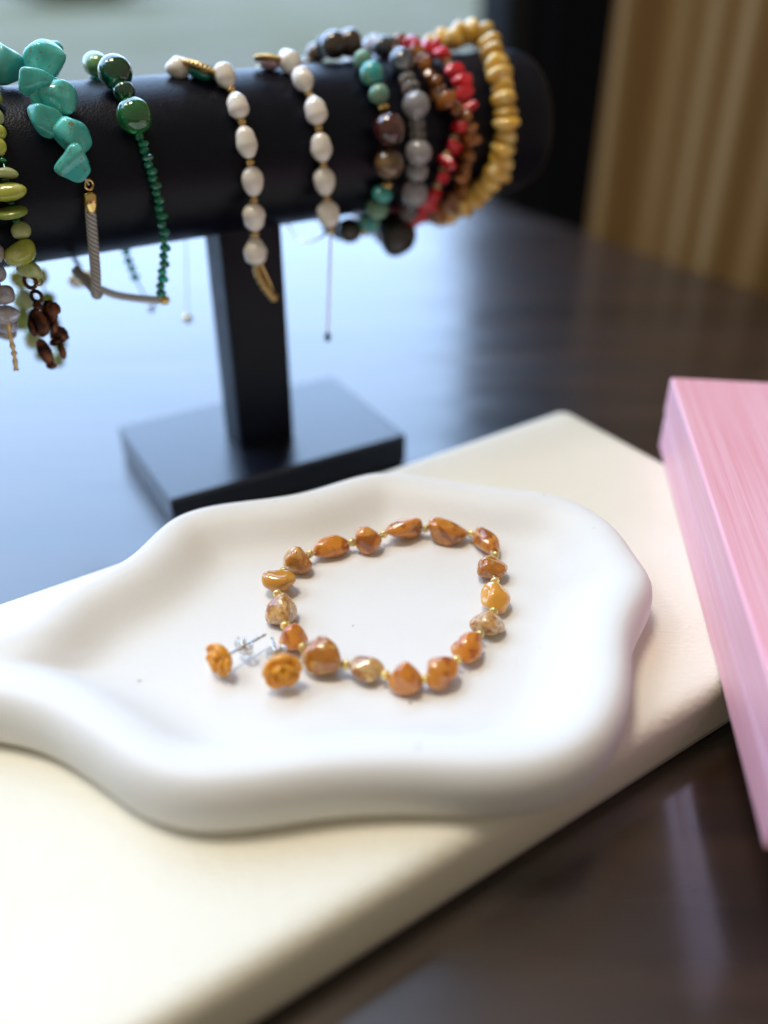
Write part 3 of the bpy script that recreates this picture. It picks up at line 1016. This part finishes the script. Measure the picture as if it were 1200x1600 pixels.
bk += [AXO + U * ((bk[-1] - AXO).dot(U) - .002 * k) + (W * math.cos(a) + Z * math.sin(a)) * (RC + .002) for k, a in enumerate((R_(0), R_(40), R_(70)))] + [P[0]]
link('cord', tube_mesh('cord', catmull(P + bk, 3), .0003, 6, P[0]), M['thread_dark'], r, P[0])
cbk = catmull(bk, 10); acc = 0; last = cbk[0]
for i in range(14, len(cbk) - 1):
    acc += (cbk[i] - last).length; last = cbk[i]
    if acc > .0030 and cbk[i].z > bk[3].z:
        put_bead('glass_bead', FACET, M['emerald_glass'], r, cbk[i], cbk[i + 1] - cbk[i - 1], .003, .0034); acc = 0
put_bead('crimp_bead', SPH, M['silver'], r, bk[1], Z, .0034, .0026)
cg = [pe, onplane(235, 468, pe + W * .004, W), onplane(205, 465, pe + W * .008, W), onplane(178, 460, pe + W * .011, W), onplane(152, 450, pe + W * .013, W)]
link('grey_cord', tube_mesh('grey_cord', catmull(cg, 6), .0013, 8, pe), M['cord_grey'], r, pe)

# ---- 5 / 6 pearl bracelets


def pearls(label, x, y, prl, clasp, stone, tail):
    r = bracelet('bracelet', label, x, y)
    items = []
    for i, (a, b, al, ac) in enumerate(prl):
        items.append((a, b, al, ac, 'pearl', PEARL[(i * 5 + int(x)) % 6], 'pearl'))
        if i + 1 < len(prl):
            a2, b2, al2, _ = prl[i + 1]
            f = (al / 2 + 2) / max(1, al / 2 + al2 / 2 + 4)
            L_ = math.hypot(a2 - a, b2 - b)
            gap = max(6, L_ - al / 2 - al2 / 2)
            f = (al / 2 + gap / 2) / L_
            items.append((a + (a2 - a) * f, b + (b2 - b) * f, min(gap + 4, 14), 15.5, 'spacer_bead', TORUSB, 'gold'))
    P = strand(r, items, False, tube=False, cord='gold')
    # clasp lying on top of the bar
    (cx, cy, cl, cw) = clasp
    pc = bar_pt(cx, cy, .003, True); s = px(pc)
    ax1 = (P[0] - pc).normalized(); nrm = (pc - AXO); nrm = (nrm - U * nrm.dot(U)).normalized()
    nrm = (Z * .94 + W * .42).normalized(); ax2 = nrm.cross(ax1).normalized(); nrm = ax1.cross(ax2)
    rad = cl * .5 * s
    vs, fs = [], []
    nb = 26
    for k in range(nb):
        an = 2 * math.pi * k / nb
        c_ = ax1 * math.cos(an) * rad + ax2 * math.sin(an) * rad * .8
        b0_ = len(vs)
        for d in ICO2[0]: vs.append(c_ + d * rad * .15)
        for f in ICO2[1]: fs.append(tuple(b0_ + i for i in f))
    rw = []
    for h, q in ((-.22, .55), (-.2, .9), (0, .97), (.2, .9), (.22, .6)):
        rw.append([ax1 * math.cos(2 * math.pi * k / 28) * rad * q + ax2 * math.sin(2 * math.pi * k / 28) * rad * .8 * q + nrm * h * rad for k in range(28)])
    add_grid(vs, fs, rw, True, True, True)
    cl_o = link('clasp', mesh('clasp', vs, fs), M['gold_dull'], r, pc)
    vs = [ax1 * d.x * rad * .74 + ax2 * d.y * rad * .60 + nrm * (d.z * rad * .42) - nrm * rad * .22 for d in ICO3[0]]
    link('stone', mesh('stone', vs, ICO3[1]), M[stone], cl_o, pc)
    return r, P, pc


r, P, pc = pearls('pearl bracelet with emerald green clasp and twisted gold chain end', 385, 222,
                  [(352, 119, 42, 33), (371, 164, 44, 34), (385, 222, 50, 34), (395, 284, 46, 35), (397, 340, 44, 36), (399, 392, 44, 36)], (314, 106, 58, 20), 'emerald_stone', None)
put_bead('pearl', PEARL[2], M['pearl'], r, bar_pt(284, 109, .003, True) + W * .004, U, .0075, .0066)
gt = [P[-1]] + [onplane(x, y, P[-1] + W * w, W) for x, y, w in ((401, 418, .0005), (405, 432, .001), (414, 448, .002), (423, 459, .0035), (429, 466, .005))]
gtc = catmull(gt, 18)
s = px(P[-1])
link('twisted_chain', tube_mesh('twisted_chain', gtc, lambda t: s * (6.0 + 1.6 * math.sin(t * 55)), 10, P[-1]), M['gold_dull'], r, P[-1])
e = gt[-1]
bkp = [e, AXO + U * (e - AXO).dot(U) + W * (RC * .6) + Z * (e.z - ZC + .004), AXO + U * ((e - AXO).dot(U) - .006) + W * (RC + .002) - Z * .012, AXO + U * ((pc - AXO).dot(U)) + W * (RC + .002) + Z * .004, AXO + U * ((pc - AXO).dot(U)) + (W * .7 + Z * .7) * (RC + .002), pc]
link('cord', tube_mesh('cord', catmull(P + bkp, 5), .0004, 6, P[0]), M['gold'], r, P[0])
t0 = bar_pt(291, 385, .001, False, True); t1 = bar_pt(293, 498, .001, False, True)
link('chain_tail', tube_mesh('chain_tail', [t0 + (t1 - t0) * (k / 30) for k in range(31)], lambda t: .00022 + .0001 * math.sin(t * 90), 6, t0), M['silver'], r, t0)
link('cord', tube_mesh('cord', [t0, AXO + U * (t0 - AXO).dot(U) + W * (RC + .001), pc], .0002, 6, t0), M['silver'], r, t0)
put_bead('end_bead', SPH, M['gold'], r, t1, Z, .0036, .0036)

r, P, pc = pearls('pearl bracelet with plain gold clasp and a long fine chain tail', 494, 172,
                  [(452, 95, 40, 34), (474, 125, 44, 34), (493, 172, 46, 36), (502, 230, 46, 34), (507, 284, 44, 35), (513, 335, 44, 36)], (422, 93, 46, 18), 'pink_stone', None)
pl = onplane(517, 360, P[-1], W); s = px(pl)
put_bead('spacer_bead', TORUSB, M['gold'], r, pl, Z, 9 * s, 13 * s)
e = bar_pt(520, 352, .001, False, True)
bkp = [pl, AXO + U * (pl - AXO).dot(U) - Z * (RC + .006), AXO + U * (pl - AXO).dot(U) + W * (RC + .002) - Z * .008, AXO + U * ((pc - AXO).dot(U)) + (W * .8 + Z * .6) * (RC + .002), pc]
link('cord', tube_mesh('cord', catmull(P + bkp, 5), .0004, 6, P[0]), M['gold'], r, P[0])
t1 = onplane(512, 526, pl, W)
link('chain_tail', tube_mesh('chain_tail', [pl + (t1 - pl) * (k / 60) for k in range(61)], lambda t: .00038 + .00018 * math.sin(t * 190), 6, pl), M['gold'], r, pl)
put_bead('end_drop', PEARL[1], M['agate_dark'], r, t1, Z, 18 * s, 11 * s)

# ---- 7 smoky / turquoise / tiger bracelet
r = bracelet('bracelet', 'mixed bracelet of large brown stones and small turquoise rounds', 600, 200)
items = [(522, 70, 44, 42, 'bead', SPH, 'smoky'), (546, 67, 40, 42, 'bead', SPH, 'smoky'), (556, 82, 10, 17, 'spacer_bead', TORUSB, 'gold'), (567, 94, 26, 31, 'bead', SPH, 'turq_green'), (581, 115, 38, 38, 'bead', SPH, 'turq_bead'),
         (592, 147, 30, 33, 'bead', SPH, 'turq_green'), (599, 169, 15, 21, 'spacer_bead', TORUSB, 'gold'), (608, 202, 51, 50, 'bead', SPH, 'garnet'), (608, 256, 46, 47, 'bead', SPH, 'tiger'), (604, 287, 14, 20, 'spacer_bead', TORUSB, 'gold'),
         (597, 303, 24, 34, 'bead', SPH, 'turq_bead'), (589, 326, 24, 36, 'bead', SPH, 'turq_green'), (577, 347, 24, 34, 'bead', SPH, 'turq_bead'), (567, 360, 12, 20, 'spacer_bead', TORUSB, 'gold'), (546, 360, 40, 38, 'bead', SPH, 'black_stone')]
strand(r, items, True, 'thread_dark', close=.004, back_kind=(.0072, .0072, 'bead', SPH, ('black_stone', 'smoky', 'tiger')))

# ---- 8 grey agate
r = bracelet('bracelet', 'grey banded agate bracelet with clear beads and a dark angular stone below', 650, 163)
items = [(598, 73, 36, 32, 'bead', SPH, 'agate_slate'), (612, 70, 20, 26, 'bead', SPH, 'crystal'), (628, 96, 46, 40, 'bead', SPH, 'agate_slate'), (636, 124, 14, 27, 'bead', DISC, 'crystal'), (642, 138, 14, 29, 'bead', DISC, 'crystal'),
         (650, 164, 42, 44, 'bead', SPH, 'agate_grey'), (652, 194, 15, 28, 'bead', DISC, 'crystal'), (653, 210, 15, 28, 'bead', DISC, 'crystal'), (654, 238, 40, 42, 'bead', SPH, 'agate_grey'), (652, 268, 22, 34, 'bead', DISC, 'agate_grey'),
         (648, 303, 42, 42, 'bead', SPH, 'agate_grey'), (638, 332, 20, 30, 'bead', SPH, 'crystal')]
items.append((620, 366, 56, 66, 'dark_stone', PEB[4], 'black_stone'))
strand(r, items, True, 'thread', close=.004, back_kind=(.009, .0088, 'bead', SPH, ('agate_grey', 'agate_slate')))

# ---- 9 amber chips
r = bracelet('bracelet', 'translucent cognac amber chip bracelet half hidden behind the red coral', 690, 150)
items = []
for i, (x, y, a) in enumerate([(630, 66, 26), (640, 74, 24), (652, 82, 26), (657, 94, 22), (666, 104, 26), (671, 118, 24), (680, 130, 26), (686, 145, 26), (697, 158, 36), (712, 170, 30), (726, 184, 28), (735, 202, 30), (736, 220, 30), (731, 240, 28), (726, 258, 26), (722, 276, 26), (722, 294, 28), (714, 310, 30), (704, 322, 30)]):
    items.append((x, y, a * .72, a * 1.15, 'chip', CHUNK[(i * 3 + 1) % 8], 'amber_chip', .7))
strand(r, items, True, 'thread', close=.003, back_kind=(.0055, .007, 'chip', CHUNK, 'amber_chip'))

# ---- 10 red coral
r = bracelet('bracelet', 'bright red coral branch bracelet with pale gold spacers', 715, 150)
items = []
for i, (x, y, g) in enumerate([(652, 72, 0), (664, 74, 0), (676, 76, 0), (688, 84, 0), (698, 98, 1), (706, 110, 0), (708, 113, 1), (718, 128, 0), (715, 135, 1), (722, 146, 0), (722, 154, 1), (728, 168, 0), (720, 181, 1), (714, 198, 0), (710, 216, 1), (706, 230, 0), (699, 243, 1), (696, 254, 0), (692, 265, 1), (688, 278, 0), (682, 290, 1), (677, 304, 0), (666, 318, 0)]):
    if g: items.append((x, y, 13, 15, 'spacer_bead', SPH, 'spacer_pale'))
    else: items.append((x + (3 if i % 4 else -3), y, 22, 34, 'coral_branch', CHUNK[(i * 5 + 2) % 8], 'coral', .6))
strand(r, items, True, 'thread', close=.003, back_kind=(.0055, .007, 'coral_branch', CHUNK, 'coral'))
# ---- 11 butter amber
r = bracelet('bracelet', 'thick butter yellow amber disc bracelet at the far end of the bar', 790, 180)
items = []
yl = [(710, 62), (722, 52), (738, 49), (752, 54), (764, 68), (770, 84), (776, 101), (781, 118), (785, 136), (787, 155), (790, 175), (791, 195), (790, 215), (788, 234), (783, 252), (776, 269), (766, 284), (754, 298), (741, 310), (726, 319), (710, 325)]
for i, (x, y) in enumerate(yl):
    items.append((x, y, (27, 23, 25)[i % 3], (36, 42, 38, 44)[i % 4], 'bead', PEB[(i * 7) % 10], 'butter'))
strand(r, items, True, 'thread', close=.004, back_kind=(.0058, .0095, 'bead', ROND, 'butter'))

# ------------------------------------------------------------------ amber bracelet on the tray
AB = [  # x, y, along px, height px, width px, material, planes-seed, sharpness
    (463, 877, 46, 46, 46, 'amber_d', 3, 'peak'), (517, 858, 62, 27, 30, 'amber_a', 5, ''), (576, 846, 42, 38, 34, 'amber_a', 7, ''), (632, 831, 60, 32, 30, 'amber_a', 9, 'w'), (699, 834, 60, 32, 30, 'amber_a', 12, 'w'),
    (760, 849, 60, 28, 28, 'amber_a', 15, ''), (769, 889, 44, 32, 44, 'amber_d', 18, ''), (774, 936, 56, 36, 42, 'amber_e', 21, ''), (762, 975, 44, 36, 48, 'amber_c', 24, ''), (730, 1014, 52, 38, 44, 'amber_b', 27, ''),
    (688, 1052, 58, 42, 46, 'amber_b', 30, ''), (634, 1059, 54, 54, 46, 'amber_b', 33, 'peak'), (572, 1048, 56, 34, 40, 'amber_c', 36, ''), (505, 1029, 66, 50, 52, 'amber_d', 39, ''), (459, 999, 46, 38, 40, 'amber_b', 42, ''),
    (439, 955, 58, 42, 46, 'amber_c', 45, ''), (437, 911, 42, 34, 48, 'amber_e', 48, '')]
ctr = onz(605, 945, FL)
br = empty('amber_bracelet', ctr, 'tumbled orange amber bead bracelet lying in a ring on the white tray', 'bracelet')
C3 = []
for it in AB:
    p = onz(it[0], it[1], FL + .0035); s = px(p)
    hz = it[3] * s * .5 * .96
    C3.append(onz(it[0], it[1], FL + hz * .98))
nb = len(AB)
seedm = lathe('seed_bead', [(-.75, .38), (-.6, .75), (-.25, .97), (0, 1.0), (.25, .97), (.6, .75), (.75, .38)], 14)
ext = []
for i, it in enumerate(AB):
    a, b, c_ = C3[i - 1], C3[i], C3[(i + 1) % nb]
    t = (c_ - a); t.z *= .25; t.normalize()
    s = px(b)
    # fit the length to the room between the neighbours
    room = ((b - a).length + (c_ - b).length) * .5 - .0006
    al = it[2] * s * 1.04
    up = V((0, 0, 1)); side = t.cross(up).normalized(); up = side.cross(t).normalized()
    vf = pebble('amber', it[6], 11, 9, .24, ICO4, None, .24, 8)
    hw, hh = it[4] * s * .56, it[3] * s * .55
    vs = []
    for v in vf[0]:
        x, y, z = v.x, v.y, v.z       # x: side, y: up, z: along
        if it[7] == 'peak':
            k = 1 - .42 * max(0, (y + .3)) / 1.3
            x *= k; z *= k
            y = y if y > -.75 else -.75 + (y + .75) * .3
        elif it[7] == 'w':
            sgn = 1 if i == 3 else -1
            y = y * (1 - .38 * z * sgn * -1)
        vs.append(side * x * hw + up * y * hh + t * z * al * .5)
    zmin = min(v.z for v in vs)
    pos = V((b.x, b.y, FL - zmin + .00005))
    C3[i] = pos
    link('amber_bead', mesh('amber_bead', vs, vf[1]), M[it[5]], br, pos)
    ext.append((pos, t, al * .5))
for i in range(nb):
    p, t, h = ext[i]; q, t2, h2 = ext[(i + 1) % nb]
    a = p + t * h; b = q - t2 * h2
    mid = (a + b) / 2; d = (b - a)
    if d.dot(t) < .0006: d = q - p
    ro = .00155
    mid.z = max(mid.z, FL + ro)
    o = put_bead('seed_bead', seedm, M['gold_pale'], br, mid, d, .0021, .0026)
link('elastic_cord', tube_mesh('elastic_cord', catmull(C3, 6, True) + [C3[0]], .0003, 6, ctr), M['thread'], br, ctr)

# ------------------------------------------------------------------ earrings


def rose_mesh(seed, rad):
    rnd = random.Random(seed); bm = bmesh.new()
    def add(cx, cy, cz, sx, sy, sz, rz, tilt):
        m = Matrix.Translation((cx, cy, cz)) @ Matrix.Rotation(rz, 4, 'Z') @ Matrix.Rotation(tilt, 4, 'Y') @ Matrix.Diagonal((sx, sy, sz, 1))
        bmesh.ops.create_icosphere(bm, subdivisions=3, radius=1, matrix=m)
    add(0, 0, -.05, .74, .74, .34, 0, 0)
    for k in range(5):
        a = 2 * math.pi * k / 5 + rnd.uniform(-.1, .1)
        add(.60 * math.cos(a), .60 * math.sin(a), .02, .18, .46, .36, a, .65)
    for k in range(4):
        a = 2 * math.pi * k / 4 + .5 + rnd.uniform(-.15, .15)
        add(.36 * math.cos(a), .36 * math.sin(a), .22, .13, .33, .34, a, .35)
    for k in range(3):
        a = 2 * math.pi * k / 3 + .2
        add(.16 * math.cos(a), .16 * math.sin(a), .34, .10, .19, .28, a, .2)
    add(0, 0, .40, .10, .10, .16, 0, 0)
    for v in bm.verts: v.co *= rad
    return from_bm('rose', bm)


def earring(label, rose_px, tip_px, zr, ztip, rad, seed, nut_f):
    pr = onz(*rose_px, FL + zr); pt = onz(*tip_px, FL + ztip)
    d = (pr - pt).normalized()               # face direction of the rose
    root = empty('stud_earring', V((pr.x, pr.y, FL)), label, 'earring', 'pair of amber rose studs')
    me = rose_mesh(seed, rad)
    del me['wn']
    q = quat_axis(d, seed * 1.3)
    o = link('carved_rose', me, M['amber_rose'], root, pr, q)
    rm = o.modifiers.new('carve', 'REMESH'); rm.mode = 'VOXEL'; rm.voxel_size = rad * .045; rm.use_smooth_shade = True
    sm_ = o.modifiers.new('polish', 'SMOOTH'); sm_.factor = .5; sm_.iterations = 3
    b0 = pr - d * rad * .28
    n = 34
    L_ = (pt - b0).length
    pts_ = [b0.lerp(pt, k / n) for k in range(n + 1)]
    def pr_(t): 
        if t > .97: return .00022
        if .80 < t < .86 or .90 < t < .93: return .00030
        return .00044
    link('post', tube_mesh('post', pts_, pr_, 10, pr), M['silver'], root, pr)
    c_ = b0.lerp(pt, nut_f)
    vs, fs = [], []
    x_, y_ = frame(d)
    # butterfly clutch: two rolled loops beside a pierced plate
    for sgn in (-1, 1):
        ringp = [x_ * sgn * .00145 + (x_ * math.cos(a) + d * math.sin(a)) * .0012 - d * .0006 for a in [2 * math.pi * k / 16 for k in range(14)]]
        rr = []
        for p in ringp: rr.append([p + y_ * w for w in (-.0012, -.0004, .0004, .0012)])
        add_grid(vs, fs, rr, False)
    add_grid(vs, fs, [[(x_ * math.cos(2 * math.pi * k / 18) * 1.25 + y_ * math.sin(2 * math.pi * k / 18)) * r_ + d * h for k in range(18)] for h, r_ in ((.0004, .0005), (.0004, .0020), (.0008, .0020), (.0008, .0005))], True)
    o = link('butterfly_clutch', mesh('butterfly_clutch', vs, fs), M['silver'], root, c_)
    so = o.modifiers.new('sheet', 'SOLIDIFY'); so.thickness = .0003
    return root


earring('carved amber rose stud lying apart from the bracelet with its silver post showing', (345, 1029), (416, 991), .0050, .0040, .0053, 2, .42)
earring('carved amber rose stud touching the bracelet, its silver post mostly behind it', (440, 1046), (424, 996), .0058, .0050, .0059, 5, .40)
